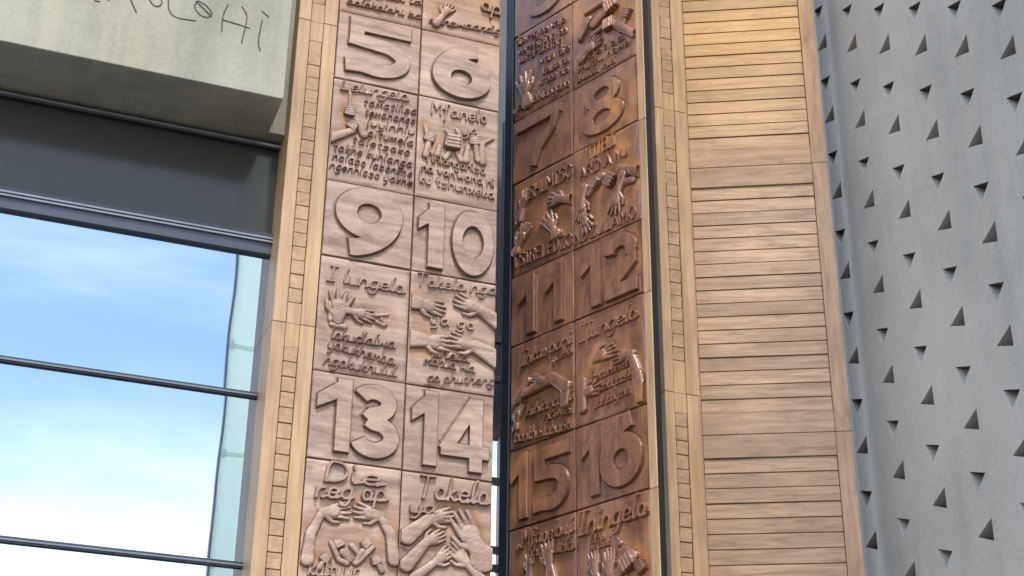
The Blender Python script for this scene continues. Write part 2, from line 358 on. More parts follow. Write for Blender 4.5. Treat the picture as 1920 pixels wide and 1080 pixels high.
# numerals: ribbons with square ends, in a unit box
def arc(cx, cz, rx, rz, a0, a1, n=22):
    return [(cx+rx*math.cos(math.radians(a0+(a1-a0)*i/n)), cz+rz*math.sin(math.radians(a0+(a1-a0)*i/n))) for i in range(n+1)]
def ribbon(path, w, closed=False):
    L, R_ = [], []; n = len(path)
    for i, p in enumerate(path):
        a = path[i-1] if (i or closed) else p; b = path[(i+1) % n] if (i < n-1 or closed) else p
        tx, tz = b[0]-a[0], b[1]-a[1]; l = math.hypot(tx, tz) or 1
        wi = w[0]+(w[1]-w[0])*i/(n-1) if isinstance(w, tuple) else w
        nx, nz = -tz/l*wi, tx/l*wi
        L.append((p[0]+nx, p[1]+nz)); R_.append((p[0]-nx, p[1]-nz))
    return L, R_
def numeral_sdf(ch, bx, xs, zs, w=.11):
    x0, x1, z0, z1 = bx; W, Hh = x1-x0, z1-z0
    def mp(P): return [(x0+p[0]*W, z0+p[1]*Hh) for p in P]
    asp = W/Hh; wz = w*Hh*1.0
    out = []; holes = []
    def rib(P, ww=wz, closed=False):
        L, R_ = ribbon(mp(P), ww, closed)
        if closed:
            a = poly_sdf(xs, zs, L); b = poly_sdf(xs, zs, R_)
            big, small = (a, b) if (a > 0).sum() > (b > 0).sum() else (b, a)
            out.append(np.minimum(big, -small))
        else: out.append(poly_sdf(xs, zs, L+R_[::-1]))
    def ring(cx, cz, ro, zo, ri, zi):
        out.append(np.minimum(poly_sdf(xs, zs, mp(arc(cx, cz, ro, zo, 0, 360, 44)[:-1])), -poly_sdf(xs, zs, mp(arc(cx, cz, ri, zi, 0, 360, 36)[:-1]))))
    hx, hz = wz/W, w   # half width in box units
    if ch == '1':
        rib([(1-hx, 0), (1-hx, 1)]); out.append(poly_sdf(xs, zs, mp([(1-hx*1.2, 1), (0, .74), (0, .55), (1-hx, .74)])))
    elif ch == '0': ring(.5, .5, .5, .5, .235, .235)
    elif ch == '2': rib(arc(.5, 1-hz-.2, .5-hx, .2, 175, -20) + [(.86, .52), (hx*.8, hz*1.6)]); rib([(0, hz), (1, hz)])
    elif ch == '3': rib(arc(.42, .74, .5-hx, .26-hz, 155, -90)+[(.3, .5)]); rib([(.3, .52)]+arc(.45, .29, .55-hx, .29-hz, 90, -160))
    elif ch == '4': rib([(.72, 0), (.72, 1)]); rib([(0, .27), (1, .27)]); rib([(hx*.55, .24), (.72, .97)])
    elif ch == '5': rib([(1, 1-hz), (.04, 1-hz)]); rib([(.04+hx, 1), (.04+hx, .5)]); rib([(.04, .5+hz)]+arc(.5, .345, .5-hx, .345-hz, 88, -95)+[(.25, .03+hz), (0, .13)])
    elif ch in '69':
        Q = arc(.9, .37, .9-hx, .63-hz*.6, 180, 100)
        if ch == '9': Q = [(1-a, 1-b) for a, b in Q]; ring(.5, .62, .5, .38, .17, .135)
        else: ring(.5, .38, .5, .38, .17, .135)
        rib(Q)
    elif ch == '7': rib([(0, 1-hz), (1, 1-hz)]); rib([(1-hx, 1-hz), (.8, .6), (.5, .3), (.38, 0)])
    elif ch == '8': ring(.5, .73, .42, .27, .17, .1); ring(.5, .29, .5, .29, .2, .12)
    D = out[0]
    for q in out[1:]: D = np.maximum(D, q)
    return D

# hands in relief
def hand(x, z, ang, s, spread=22, thumb=1, arm=.3, arm_bend=0, curl=1.0, lift=0, nf=4, aw=.13):
    a = math.radians(ang); ca, sn = math.cos(a), math.sin(a); s = s*1.1
    def T(u, v): return (x+(u*ca-v*sn)*s, z+(u*sn+v*ca)*s)
    S = []
    def cap(p, rp, q, rq, l=0): S.append((*T(*p), rp*s, *T(*q), rq*s, lift+l, lift+l))
    cap((-.02, 0), .13, (.3, 0), .19); cap((.3, -.08), .13, (.3, .08), .13)
    for k in range(nf):
        o = (k-(nf-1)/2)*.105; fa = math.radians(o/.16*spread*.7); L = (.3 if abs(o) > .1 else .37)*curl
        p = (.38, o); m_ = (p[0]+math.cos(fa)*L*.5, p[1]+math.sin(fa)*L*.5); q = (m_[0]+math.cos(fa*1.05)*L*.5, m_[1]+math.sin(fa*1.05)*L*.5)
        cap(p, .06, m_, .056, .004); cap(m_, .056, q, .04, .004)
    cap((.08, thumb*.1), .085, (.22, thumb*.27), .06, .003); cap((.22, thumb*.27), .06, (.4, thumb*.31), .045, .003)
    if arm:
        b = math.radians(180+arm_bend); cap((0, 0), aw, (math.cos(b)*arm/s, math.sin(b)*arm/s), aw*1.5)
    return S
def fist(x, z, ang, s, arm=.2, lift=0):
    a = math.radians(ang); ca, sn = math.cos(a), math.sin(a)
    def T(u, v): return (x+(u*ca-v*sn)*s, z+(u*sn+v*ca)*s)
    S = [(*T(-.1, 0), .2*s, *T(.1, 0), .2*s, lift, lift)]
    for k in range(4):
        u = -.21+k*.14; S.append((*T(u, -.2), .075*s, *T(u, .2), .07*s, lift+.13*s, lift+.11*s))
    S.append((*T(-.15, .26), .08*s, *T(.18, .22), .07*s, lift+.05*s, lift+.05*s))
    if arm: S.append((*T(-.2, 0), .15*s, *T(-.2-arm/s, 0), .2*s, lift*.5, 0))
    return S

def pieces(grp):
    """split a list of limbs into those that touch one another"""
    P = [[(g[0]+(g[3]-g[0])*t, g[1]+(g[4]-g[1])*t, g[2]+(g[5]-g[2])*t) for t in (0, .25, .5, .75, 1)] for g in grp]
    lab = list(range(len(grp)))
    for i in range(len(grp)):
        for k in range(i):
            if any(math.hypot(a[0]-b[0], a[1]-b[1]) < (a[2]+b[2])*.95 for a in P[i] for b in P[k]):
                o, n = lab[i], lab[k]; lab = [n if v == o else v for v in lab]
    return [[g for g, l in zip(grp, lab) if l == v] for v in sorted(set(lab))]
def carved_leaf(F, cols, rows, content, mat, depth=.1):
    """rows: list of joint heights top to bottom; panels between them"""
    e = F.e
    for ci, (x0, x1) in enumerate(cols):
        for ri in range(len(rows)-1):
            z1, z0 = rows[ri], rows[ri+1]; c = content.get((ci, ri), {})
            g = .0045; px0, px1, pz0, pz1 = x0+g, x1-g, z0+g, z1-g
            yp = -rng.uniform(0, .005)                     # boards sit a little uneven
            ww, hh = px1-px0, pz1-pz0; fs = .0036 if c.get('numerals') else .011; nx, nz = max(2, int(ww/fs)), max(2, int(hh/fs))
            xs = np.linspace(px0, px1, nx+1); zs = np.linspace(pz0, pz1, nz+1)
            X, Z = np.meshgrid(xs, zs); V = rng.uniform(0, 6.28, 6)
            Hb = .0016*np.sin(X*9+V[0]+np.sin(Z*6+V[1]))+.0012*np.sin(Z*17+V[2]+2*np.sin(X*5+V[3]))
            # hollow cut round the hands, where the varnish has lasted
            at = np.zeros_like(Hb)
            for q in c.get('hands', []):
                ax, az, ra, bx, bz, rb = q[:6]; dx, dz = bx-ax, bz-az; t = np.clip(((X-ax)*dx+(Z-az)*dz)/(dx*dx+dz*dz+1e-9), 0, 1)
                d = np.hypot(X-ax-t*dx, Z-az-t*dz)-(ra+(rb-ra)*t)
                at = np.maximum(at, np.clip(1-np.abs(d-.014)/.065, 0, 1)*1.15)
                Hb -= .0015*np.exp(-(np.maximum(d, 0)/.03)**2)
            nse = .5+.5*np.sin(X*23+V[4]+2*np.sin(Z*13))*np.sin(Z*19+V[5]+np.sin(X*11)); up = np.clip(.55+.45*np.sin(X*6+Z*5+V[1]), 0, 1)
            at = at*np.clip(nse*1.2*up+.12, 0, 1)*c.get('gold', .8)
            Hb = np.maximum(Hb, -.012)
            for ch, bx, w in c.get('numerals', []):          # gouged line round each numeral
                Dn = numeral_sdf(ch, bx, xs, zs, w); Hb -= .007*np.exp(-((Dn+.0035)/.0032)**2)
            rim = np.zeros_like(Hb, bool); rim[0] = rim[-1] = True; rim[:, 0] = rim[:, -1] = True
            y = yp-Hb; y[rim] += .006; 
            # ring of side vertices going back
            vs = np.stack([X.ravel(), y.ravel(), Z.ravel()], 1); n0 = len(vs); ni = nx+1
            per = [(0, i) for i in range(nx)]+[(j, nx) for j in range(nz)]+[(nz, i) for i in range(nx, 0, -1)]+[(j, 0) for j in range(nz, 0, -1)]
            pid = np.array([j*ni+i for j, i in per]); back = vs[pid].copy(); back[:, 1] = .04
            J, I = np.meshgrid(np.arange(nz), np.arange(nx), indexing='ij'); J = J.ravel(); I = I.ravel()
            Fc = np.stack([J*ni+I, J*ni+I+1, (J+1)*ni+I+1, (J+1)*ni+I], 1)
            k = np.arange(len(pid)); k2 = (k+1) % len(pid)
            Fs = np.stack([pid[k], n0+k, n0+k2, pid[k2]], 1)
            me = bpy.data.meshes.new('panel'); me.from_pydata(np.vstack([vs, back]).tolist(), [], np.vstack([Fc, Fs]).tolist()); me.update()
            me.polygons.foreach_set('use_smooth', np.ones(len(me.polygons), bool))
            a = me.attributes.new('varnish', 'FLOAT', 'POINT'); a.data.foreach_set('value', np.concatenate([at.ravel(), np.zeros(len(back))]).astype(np.float32))
            me.set_sharp_from_angle(angle=math.radians(50))
            pn = add_obj('panel', me, mat, e)
            if c.get('label'): pn['label'] = c['label']
            for ch, bx, w in c.get('numerals', []):
                a_, b_, c_, d_ = bx; st = .003
                fx, fz, H = field(a_-.01, b_+.01, c_-.01, d_+.01, st)
                fx, fz = fx[(fx > px0) & (fx < px1)], fz[(fz > pz0) & (fz < pz1)]
                D = numeral_sdf(ch, bx, fx, fz, w)
                hgt = c.get('nh', .016)*c.get('nk', 1.35)
                H = np.clip(D*hgt/.0035, -.02, hgt) + .0007*np.sin(fx[None, :]*40)*np.cos(fz[:, None]*23)
                H = H - .0015*np.exp(-np.abs(D)/.004) * (D > 0)
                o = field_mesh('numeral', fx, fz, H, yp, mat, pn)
                if o: o['label'] = 'raised numeral %s' % ch
            for t in c.get('text', []):
                q_ = np.array([(v[0], v[1]) for v in t]+[(v[3], v[4]) for v in t]); m_ = t[0][2]+.012
                fx, fz, H = field(max(px0+.004, q_[:, 0].min()-m_), min(px1-.004, q_[:, 0].max()+m_), max(pz0+.004, q_[:, 1].min()-m_), min(pz1-.004, q_[:, 1].max()+m_), .0023)
                add_caps(fx, fz, H, t, prof_letter(.0175 if t[0][2] < .009 else .028, .0032))
                field_mesh('lettering', fx, fz, H+.0007*np.sin(fx[None, :]*60)*(H > 0), yp, mat, pn, shade1=.45)
            for grp in [g2 for g1 in c.get('hand_groups', []) for g2 in pieces(g1)]:
                fx, fz, H = field(px0+.003, px1-.003, pz0+.003, pz1-.003, .004)
                add_caps(fx, fz, H, grp, prof_round(1.15))
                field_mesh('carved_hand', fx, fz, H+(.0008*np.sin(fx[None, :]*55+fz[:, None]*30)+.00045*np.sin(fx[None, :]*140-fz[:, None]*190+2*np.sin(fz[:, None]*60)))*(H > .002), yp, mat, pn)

# ------------------------------------------------------------------ frames of the place
P0 = (-.0866, 8.9996)
yF = np.array([-.3486, .9373])
DOOR = Frame(69.6, P0, 'carved_door', label='tall pale weathered door leaf carved with numerals 5, 6, 9, 10, 13, 14', cat='carved door', group='carved wooden entrance doors')
RLEAF = Frame(137.03, (.9474, 8.9777), 'carved_door', label='dark brown carved door leaf with numerals 7, 8, 11, 12, 15, 16', cat='carved door', group='carved wooden entrance doors')
ULEAF = Frame(96.74, (1.3428, 10.2537), 'louvred_door', label='tall door leaf of horizontal wooden slats between carved doors and pierced grey wall', cat='louvred door')
GL_ = DOOR.shift(.28)

# ------------------------------------------------------------------ ground and interior
gp = box('ground', (-60, 60, -60, 60, -.3, 0), M['paving'], None); tag(gp, kind='structure')

# ------------------------------------------------------------------ pierced concrete wall
WAZ = 168.0; wd = 4.6; s_ = wd/3.7
a12 = math.radians(-12); uw = np.array([math.sin(a12), math.cos(a12)]); nw = np.array([math.cos(a12), -math.sin(a12)])
WALL = Frame(WAZ, nw*wd, 'concrete_wall', label='grey concrete wall pierced by rows of small triangular openings', cat='concrete wall')
cs = np.array([-.4130, -.2912])*s_; rs = np.array([-.0045, -.5612])*s_
upt = [np.array(p)*s_ for p in ((7.3991, 5.6228), (7.2524, 5.5617), (7.2515, 5.6747))]
dnt = [np.array(p)*s_ for p in ((7.401, 5.9553), (7.2541, 5.9005), (7.3395, 5.874))]
X0, X1, ZT = -12.6, -3.2, 10.9
verts = [(X0, 0), (X1, 0), (X1, ZT), (X0, ZT)]; edges = [(0, 1), (1, 2), (2, 3), (3, 0)]; tris = []; kinds = []
for i in range(-8, 9):
    for j in range(-16, 17):
        for kind, T in (('u', upt), ('d', dnt)):
            off = cs*i + rs*j
            P = [(-(p+off)[0], (p+off)[1]+EYE) for p in T]
            if min(p[0] for p in P) < -11.2 or max(p[0] for p in P) > -5.6 or min(p[1] for p in P) < 3.2 or max(p[1] for p in P) > 10.4: continue
            if kind == 'd': mid = ((P[0][0]+P[1][0])/2, (P[0][1]+P[1][1])/2); P[2] = (P[2][0]+(P[2][0]-mid[0])*.75, P[2][1]+(P[2][1]-mid[1])*.75)
            tris.append(P); kinds.append(kind)
for P in tris:
    b = len(verts); verts += P; edges += [(b, b+1), (b+1, b+2), (b+2, b)]
res = delaunay_2d_cdt([Vector(v) for v in verts], edges, [], 0, 1e-6)
vv, ff = res[0], res[2]
def in_tri(p, T):
    s = [(T[k][0]-p[0])*(T[(k+1) % 3][1]-p[1])-(T[(k+1) % 3][0]-p[0])*(T[k][1]-p[1]) for k in range(3)]
    return all(v > 0 for v in s) or all(v < 0 for v in s)
faces = []
for f in ff:
    c = ((vv[f[0]].x+vv[f[1]].x+vv[f[2]].x)/3, (vv[f[0]].y+vv[f[1]].y+vv[f[2]].y)/3)
    if not any(abs(c[0]-T[0][0]) < .4 and abs(c[1]-T[0][1]) < .4 and in_tri(c, T) for T in tris): faces.append(f)
V3 = [(v.x, 0, v.y) for v in vv]; n = len(V3)
# front face plus the four outer sides and back of the slab
V3 += [(X0, 0, 0), (X1, 0, 0), (X1, 0, ZT), (X0, 0, ZT), (X0, .3, 0), (X1, .3, 0), (X1, .3, ZT), (X0, .3, ZT)]
faces = [tuple(f) for f in faces] + [(n, n+4, n+5, n+1), (n+1, n+5, n+6, n+2), (n+2, n+6, n+7, n+3), (n+3, n+7, n+4, n), (n+4, n+7, n+6, n+5)]
me = bpy.data.meshes.new('wall_slab'); me.from_pydata(V3, [], faces); me.update()
slab = add_obj('wall_slab', me, M['concrete'], WALL.e)
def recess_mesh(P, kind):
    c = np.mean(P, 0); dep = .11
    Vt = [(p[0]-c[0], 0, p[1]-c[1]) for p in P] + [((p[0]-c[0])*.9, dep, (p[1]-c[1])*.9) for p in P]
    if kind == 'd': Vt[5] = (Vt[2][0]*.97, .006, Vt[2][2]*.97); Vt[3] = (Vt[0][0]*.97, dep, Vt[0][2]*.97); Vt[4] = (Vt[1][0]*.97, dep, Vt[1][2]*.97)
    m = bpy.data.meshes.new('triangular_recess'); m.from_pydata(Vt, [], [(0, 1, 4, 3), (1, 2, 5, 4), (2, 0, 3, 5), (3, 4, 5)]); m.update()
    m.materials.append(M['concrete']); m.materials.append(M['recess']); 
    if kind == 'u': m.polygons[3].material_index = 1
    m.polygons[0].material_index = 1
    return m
shared = {}
for P, kd in zip(tris, kinds):
    key = (kd,)+tuple(round((P[k][0]-P[0][0])*200) for k in range(3))+tuple(round((P[k][1]-P[0][1])*200) for k in range(3))
    if key not in shared: shared[key] = recess_mesh(P, kd)
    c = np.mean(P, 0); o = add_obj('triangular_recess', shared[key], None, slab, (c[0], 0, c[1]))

# ------------------------------------------------------------------ concrete beam over the glazing
BM = DOOR.shift(-.3)
beam = Frame(69.6, BM.P, 'concrete_beam', label='pale concrete beam over the glazing with letters scratched into it', cat='concrete beam')
bxr = -1.566; bz = 5.342+EYE
box('beam_body', [(-9, bxr, 0, .42, bz, bz+2.6), (-9, -1.459, .421, .58, bz, bz+2.6)], M['beam'], beam.e, bev=.004)
strokes = [[(530, 4), (560, 9)], [(718, -40), (765, 68)], [(590, -20), (612, 2)], [(840, -10), (848, 14), (866, 34), (895, 38), (912, 18), (905, -12)], [(945, -30), (950, 95), (1100, 118)],
    [(1115, 5), (1094, 30), (1098, 55), (1130, 90), (1176, 102), (1196, 74), (1160, 30), (1115, 5)], [(1104, 8), (1188, 92)], [(1282, 26), (1252, 88), (1246, 180)], [(1250, 112), (1328, 134), (1406, 160)],
    [(1362, 40), (1394, 86), (1378, 160), (1358, 240)], [(1475, 64), (1510, 96)], [(1474, 118), (1450, 230), (1462, 286)]]
groups_ = [[0], [1], [2], [3], [4], [5, 6], [7, 8, 9], [10, 11]]
for gi in groups_:
    bm = bmesh.new()
    for k in gi:
        pts = chaikin([BM.at(p[0]/3, p[1]/3) for p in strokes[k]], 2)
        for p, q_ in zip(pts, pts[1:]):
            d = math.hypot(q_[0]-p[0], q_[1]-p[1]); r = .0042*rng.uniform(.8, 1.2)
            bmesh.ops.create_cone(bm, cap_ends=True, segments=6, radius1=r, radius2=r, depth=d+r, matrix=Matrix.Translation(((p[0]+q_[0])/2, -.001, (p[1]+q_[1])/2)) @ Matrix.Rotation(math.atan2(q_[0]-p[0], q_[1]-p[1]), 4, 'Y'))
    me = bpy.data.meshes.new('letter'); bm.to_mesh(me); bm.free(); add_obj('letter', me, M['scratch'], beam.e)

# ------------------------------------------------------------------ glazing
glz = Frame(69.6, GL_.P, 'glazed_window', label='large window of mirrored panes with thin grey transoms under the concrete beam', cat='window')
gl = glz.e; gx0, gx1 = -8.5, -1.19
def E(z): return z+EYE
levels = [E(-1.6), E(-.62), E(.44), E(1.47), E(2.495), E(3.555)]; top = E(4.53)
for k in range(6):
    z0 = levels[k]+.014; z1 = (levels[k+1] if k < 5 else top)-.014
    bm = bmesh.new(); box_bm(bm, gx0, gx1, -.006, .006, -(z1-z0)/2, (z1-z0)/2)
    me = bpy.data.meshes.new('pane'); bm.to_mesh(me); bm.free()
    o = add_obj('pane', me, M['glass'], gl, (0, 0, (z0+z1)/2)); o.rotation_euler = (math.radians((.0, .1, -.1, .05, .0, .04)[k]), 0, math.radians((.1, -.1, .1, -.06, .0, .2)[k])*.35)
for z in levels[1:]:
    box('transom', [(gx0, gx1, -.03, .03, z-.012, z+.006), (gx0, gx1, -.035, -.012, z+.012, z+.02)], M['mullion_dark'], gl)
    box('transom_bead', (gx0, gx1, -.04, -.031, z-.004, z+.008), M['mullion'], gl)
box('transom', (gx0, gx1, -.05, .05, top-.012, top+.075), M['slate'], gl)
box('transom_bead', [(gx0, gx1, -.07, -.051, top+.085, top+.098), (gx0, gx1, -.07, -.051, top+.062, top+.074)], M['trim_light'], gl)
box('transom', (gx0, gx1, -.06, .04, top+.076, top+.13), M['mullion_dark'], gl)
box('pane', (gx0, gx1, -.006, .006, top+.13, E(5.30)), M['glass_dark'], gl)
box('transom', (gx0, gx1, -.05, .04, E(5.31), E(5.335)), M['mullion_dark'], gl)
box('transom_bead', (gx0, gx1, -.08, -.051, E(5.292), E(5.306)), M['trim_light'], gl)
iw = box('interior_wall', [(gx0-.3, -1.2, 2.2, 2.3, 0, 9.5), (gx0-.3, -1.2, .4, 2.2, 9.4, 9.5), (-1.35, -1.25, .4, 2.2, 0, 9.4)], M['interior'], None)
iw.location = gl.location; iw.rotation_euler = gl.rotation_euler; tag(iw, kind='structure')

# glass tower across the forecourt, seen mirrored in the panes
TW = GL_.shift(14)
x_l = TW.at(437, 600)[0]; tw = Frame(69.6, GL_.P - yF*14, 'glass_tower', label='pale teal glass fin tower mirrored in the window panes beside the door jamb', cat='glass tower')
xl, xr = x_l, x_l+1.0
box('tower_glass', (xl, xr, -.02, 0, 0, 26), M['teal'], tw.e)
for k in range(16):
    z = .9+k*1.78
    b_ = box('bracket', [(xl+.03, xr+.02, .001, .03, z, z+.07), (xl+.02, xl+.07, 0, .09, z-.03, z+.1), (xr-.3, xr-.25, 0, .09, z-.03, z+.1)], M['teal'], tw.e)
box('edge_trim', (xl-.03, xl, -.08, .02, 0, 26), M['mullion'], tw.e)

# a tree across the forecourt, seen only in the panes
D_ = 16; f_ = GL_.shift(D_); tx_, tz_ = f_.at(342, 1068); tz_ -= .3
tree = Frame(69.6, GL_.P - yF*D_, 'tree', label='small tree whose leafy top is mirrored at the foot of the window', cat='tree')
bm = bmesh.new(); bmesh.ops.create_cone(bm, cap_ends=True, segments=8, radius1=.16, radius2=.05, depth=tz_-.8, matrix=Matrix.Translation((tx_, 0, (tz_-.8)/2)))
me = bpy.data.meshes.new('trunk'); bm.to_mesh(me); bm.free(); add_obj('trunk', me, M['trunk'], tree.e)
rt = np.random.default_rng(3); Vv, Ff = [], []
for k in range(2600):
    d = rt.normal(size=3); d /= np.linalg.norm(d); rr_ = rt.uniform(.3, 1)**.5
    c = np.array([tx_, 0, tz_-1.25])+d*rr_*np.array([.95, .95, 1.25])*(.8+.25*math.sin(d[0]*7+d[2]*5))
    a_, b_ = rt.normal(size=3)*.05, rt.normal(size=3)*.05
    Vv += [(c-a_).tolist(), (c+b_).tolist(), (c+a_).tolist(), (c-b_).tolist()]; Ff.append((4*k, 4*k+1, 4*k+2, 4*k+3))
me = bpy.data.meshes.new('crown'); me.from_pydata(Vv, [], Ff); add_obj('crown', me, M['leaf'], tree.e)

# ------------------------------------------------------------------ door jambs with end-grain blocks
def jamb(name, lab, F0, xa, xs0, xs1, xb, joints, groups, sides=(.28, .28), group='wooden door jambs'):
    f = Frame(69.6, F0.P, name, label=lab, cat='door jamb', group=group); e = f.e
    zz = [0]+joints+[10.6]
    for a, b in zip(zz, zz[1:]):
        box('stile', (xa, xs0-.002, 0, sides[0], a+.0015, b-.0015), M['stile'], e, bev=.003)
        box('stile', (xs1+.002, xb, 0, sides[1], a+.0015, b-.0015), M['stile'], e, bev=.003)
    bounds = []
    for g0, g1 in groups: bounds.append((g0, g1))
    # plain infill between block groups
    cuts = [0]+[v for g in groups for v in g]+[10.6]
    for k in range(0, len(cuts), 2):
        a, b = cuts[k], cuts[k+1]
        js = [j for j in joints if a < j < b]
        for p, q in zip([a]+js, js+[b]):
            if q-p > .01: box('infill', (xs0+.001, xs1-.001, .004, .1, p+.0015, q-.0015), M['stile'], e)
    for g0, g1 in groups:
        n = round((g1-g0)/.0985); st = (g1-g0)/n
        box('slot_back', (xs0, xs1, .06, .1, g0+.001, g1-.001), M['black'], e)
        bm = bmesh.new(); box_bm(bm, xs0+.002, xs1-.0025, .005, .055, -st/2+.0065, st/2-.003, bev=.002)
        me = bpy.data.meshes.new('end_block'); bm.to_mesh(me); bm.free()
        for k in range(n):
            o = add_obj('end_block', me, M['block'], e, (0, rng.uniform(-.003, .004), g0+(k+.5)*st)); o.rotation_euler = (math.radians(6), 0, 0)
    return e
jamb('door_jamb', 'left door jamb of pale wood with a ladder of small blocks beside the window', DOOR, -1.458, -1.372, -1.285, -1.192,
     [E(1.71), E(3.957), E(6.2)], [(E(-.7), E(1.55)), (E(1.85)-.02, E(3.80)), (E(4.098), E(6.045)), (E(6.35), E(8.3))])
jamb('door_jamb', 'right door jamb of pale wood with a ladder of small blocks beside the louvred door', DOOR, 1.176, 1.247, 1.335, 1.43,
     [E(1.7), E(3.905), E(6.124)], [(E(-.7), E(1.5)), (E(1.82)-.01, E(3.765)), (E(4.14), E(5.985)), (E(6.266), E(8.3))])

# ------------------------------------------------------------------ left carved leaf
D = DOOR; at = D.at
Lrows = [E(8.45), E(7.67), E(7.12), E(6.336), E(5.79), E(5.008), E(4.460), E(3.677), E(3.113), E(2.34), E(1.78), E(1.0), E(.45), E(-.3), E(-.9)]
Lcols = [(-1.189, -.599), (-.599, -.017)]
def num(ch, x0, x1, z0, z1, w=.11): return (ch, (x0, x1, E(z0), E(z1)), w)
def T(s, p0, p1, h, slant=.25, join=True, r=.0052, A=None): A = A or at; return text_segs(s, A(*p0), A(*p1), h, slant, join, r)
def H(px, py, ang, s, A=at, **k): x, z = A(px, py); return hand(x, z, ang, s, **k)
def Fi(px, py, ang, s, A=at, **k): x, z = A(px, py); return fist(x, z, ang, s, **k)
def capx(p, q, r0_, r1_, A=at, lift=0): a, b = A(*p), A(*q); return (*a, r0_, *b, r1_, lift, lift)
def pack(hg): return dict(hand_groups=hg, hands=[s for g in hg for s in g])
LC = {}
LC[(0, 3)] = dict(numerals=[num('5', -1.128, -.672, 5.845, 6.296, .12)], label='panel carved with the numeral 5')
LC[(1, 3)] = dict(numerals=[num('6', -.52, -.092, 5.82, 6.255, .13)], label='panel carved with the numeral 6', nh=.022)
LC[(0, 5)] = dict(numerals=[num('9', -1.125, -.672, 4.49, 4.985, .13)], label='panel carved with the numeral 9', nh=.018)
LC[(1, 5)] = dict(numerals=[num('1', -.57, -.39, 4.49, 4.965, .118), num('0', -.34, -.045, 4.48, 4.972, .09)], label='panel carved with the numeral 10', nh=.02)
LC[(0, 7)] = dict(numerals=[num('1', -1.155, -.935, 3.165, 3.64, .105), num('3', -.92, -.63, 3.15, 3.63, .11)], label='panel carved with the numeral 13', nh=.018)
LC[(1, 7)] = dict(numerals=[num('1', -.56, -.388, 3.155, 3.645, .095), num('4', -.37, -.05, 3.15, 3.635, .095)], label='panel carved with the numeral 14', nh=.018)
# text panels
q = lambda ox, oy, k: (lambda x, y: (ox+x/k, oy+y/k))
c1 = q(600, 140, 4.91)
hg = [Fi(*c1(275, 350), 90, .125, arm=0, lift=.004) + [capx(c1(320, 390), c1(400, 560), .022, .03)],
      Fi(*c1(300, 480), 60, .12, arm=0, lift=.006) + [capx(c1(300, 520), c1(90, 590), .026, .036)],
      [capx(c1(275, 160), c1(275, 320), .012, .013)]]
LC[(0, 4)] = dict(text=[T('Lelungelo', c1(190, 140), c1(790, 248), .045, r=.006)] + [T(s, c1(*a), c1(*b), .034, .25, False, r=.0036) for s, a, b in (
    ('tamatilisa', (395, 285), (880, 375)), ('temahanco', (405, 375), (865, 462)), ('luyinhlu', (430, 470), (855, 560)), ('laitumela', (400, 560), (850, 665)),
    ('taletsako', (290, 628), (815, 752)), ('takhe kuhlanga', (115, 695), (840, 860)), ('nalabo labonkhe', (110, 785), (835, 950)), ('ngenhloso yakhe', (85, 865), (835, 1035)))],
    label='panel of carved writing with fists gripping a stick', **pack(hg))
c2 = q(770, 170, 4.696)
hg = [Fi(*c2(165, 420), 80, .13, arm=.12), Fi(*c2(365, 470), 90, .19, arm=.0, lift=.008) + [capx(c2(330, 560), c2(300, 600), .02, .02)],
      Fi(*c2(560, 450), 100, .13, arm=.12), [capx(c2(310, 360), c2(345, 400), .016, .02), capx(c2(400, 350), c2(425, 400), .014, .018)],
      [capx(c2(500, 500), c2(480, 620), .02, .028), capx(c2(620, 480), c2(630, 640), .026, .028), capx(c2(630, 470), c2(720, 430), .018, .012), capx(c2(120, 310), c2(140, 380), .012, .018)],
      [capx(c2(250, 500), c2(230, 570), .02, .026), capx(c2(410, 560), c2(440, 620), .02, .024)]]
LC[(1, 4)] = dict(text=[T('Mfanelo', c2(180, 212), c2(660, 296), .05, 0.05, False, .0075), T('ya', c2(455, 400), c2(575, 395), .04, .1, False, .006),
    T('Tihlanganisa', c2(115, 625), c2(650, 750), .037, 0, False, .0058), T("na van'wana ni", c2(95, 715), c2(725, 862), .037, 0, False, .0058), T('ku tshunxeka', c2(75, 815), c2(730, 965), .04, 0, False, .0062)],
    label='panel of carved writing with a knot of clasped hands', **pack(hg))
c3 = q(590, 470, 4.32)
hg = [H(*c3(185, 560), 85, .26, spread=36, thumb=1, arm=.0, curl=.85), H(*c3(300, 500), -5, .17, spread=14, thumb=-1, arm=.07, curl=1.1, lift=.003),
      [capx(c3(400, 535), c3(590, 520), .014, .01), capx(c3(500, 580), c3(560, 610), .014, .012), capx(c3(540, 560), c3(575, 600), .014, .012)],
      [capx(c3(120, 420), c3(125, 560), .012, .02), capx(c3(130, 600), c3(240, 620), .015, .02)]]
LC[(0, 6)] = dict(text=[T('I lungelo', c3(95, 245), c3(705, 352), .052, .2, True, .0065), T('lokudlalwa', c3(125, 715), c3(635, 798), .04, r=.0043), T('yokukhemba', c3(100, 790), c3(630, 930), .04, r=.0043), T('ngokukhulul', c3(70, 922), c3(640, 1025), .04, r=.005)],
    label='panel of carved writing round an open palm', **pack(hg))
c4 = q(750, 490, 4.0)
hg = [H(*c4(130, 320), -4, .22, spread=10, thumb=-1, arm=.12, curl=1.0, aw=.2), H(*c4(600, 380), 160, .22, spread=12, thumb=1, arm=.17, curl=1.05, aw=.17, arm_bend=-8),
      H(*c4(170, 600), 2, .22, spread=10, thumb=-1, arm=.15, aw=.2), H(*c4(560, 650), 170, .22, spread=12, thumb=1, arm=.2, arm_bend=-14, aw=.2)]
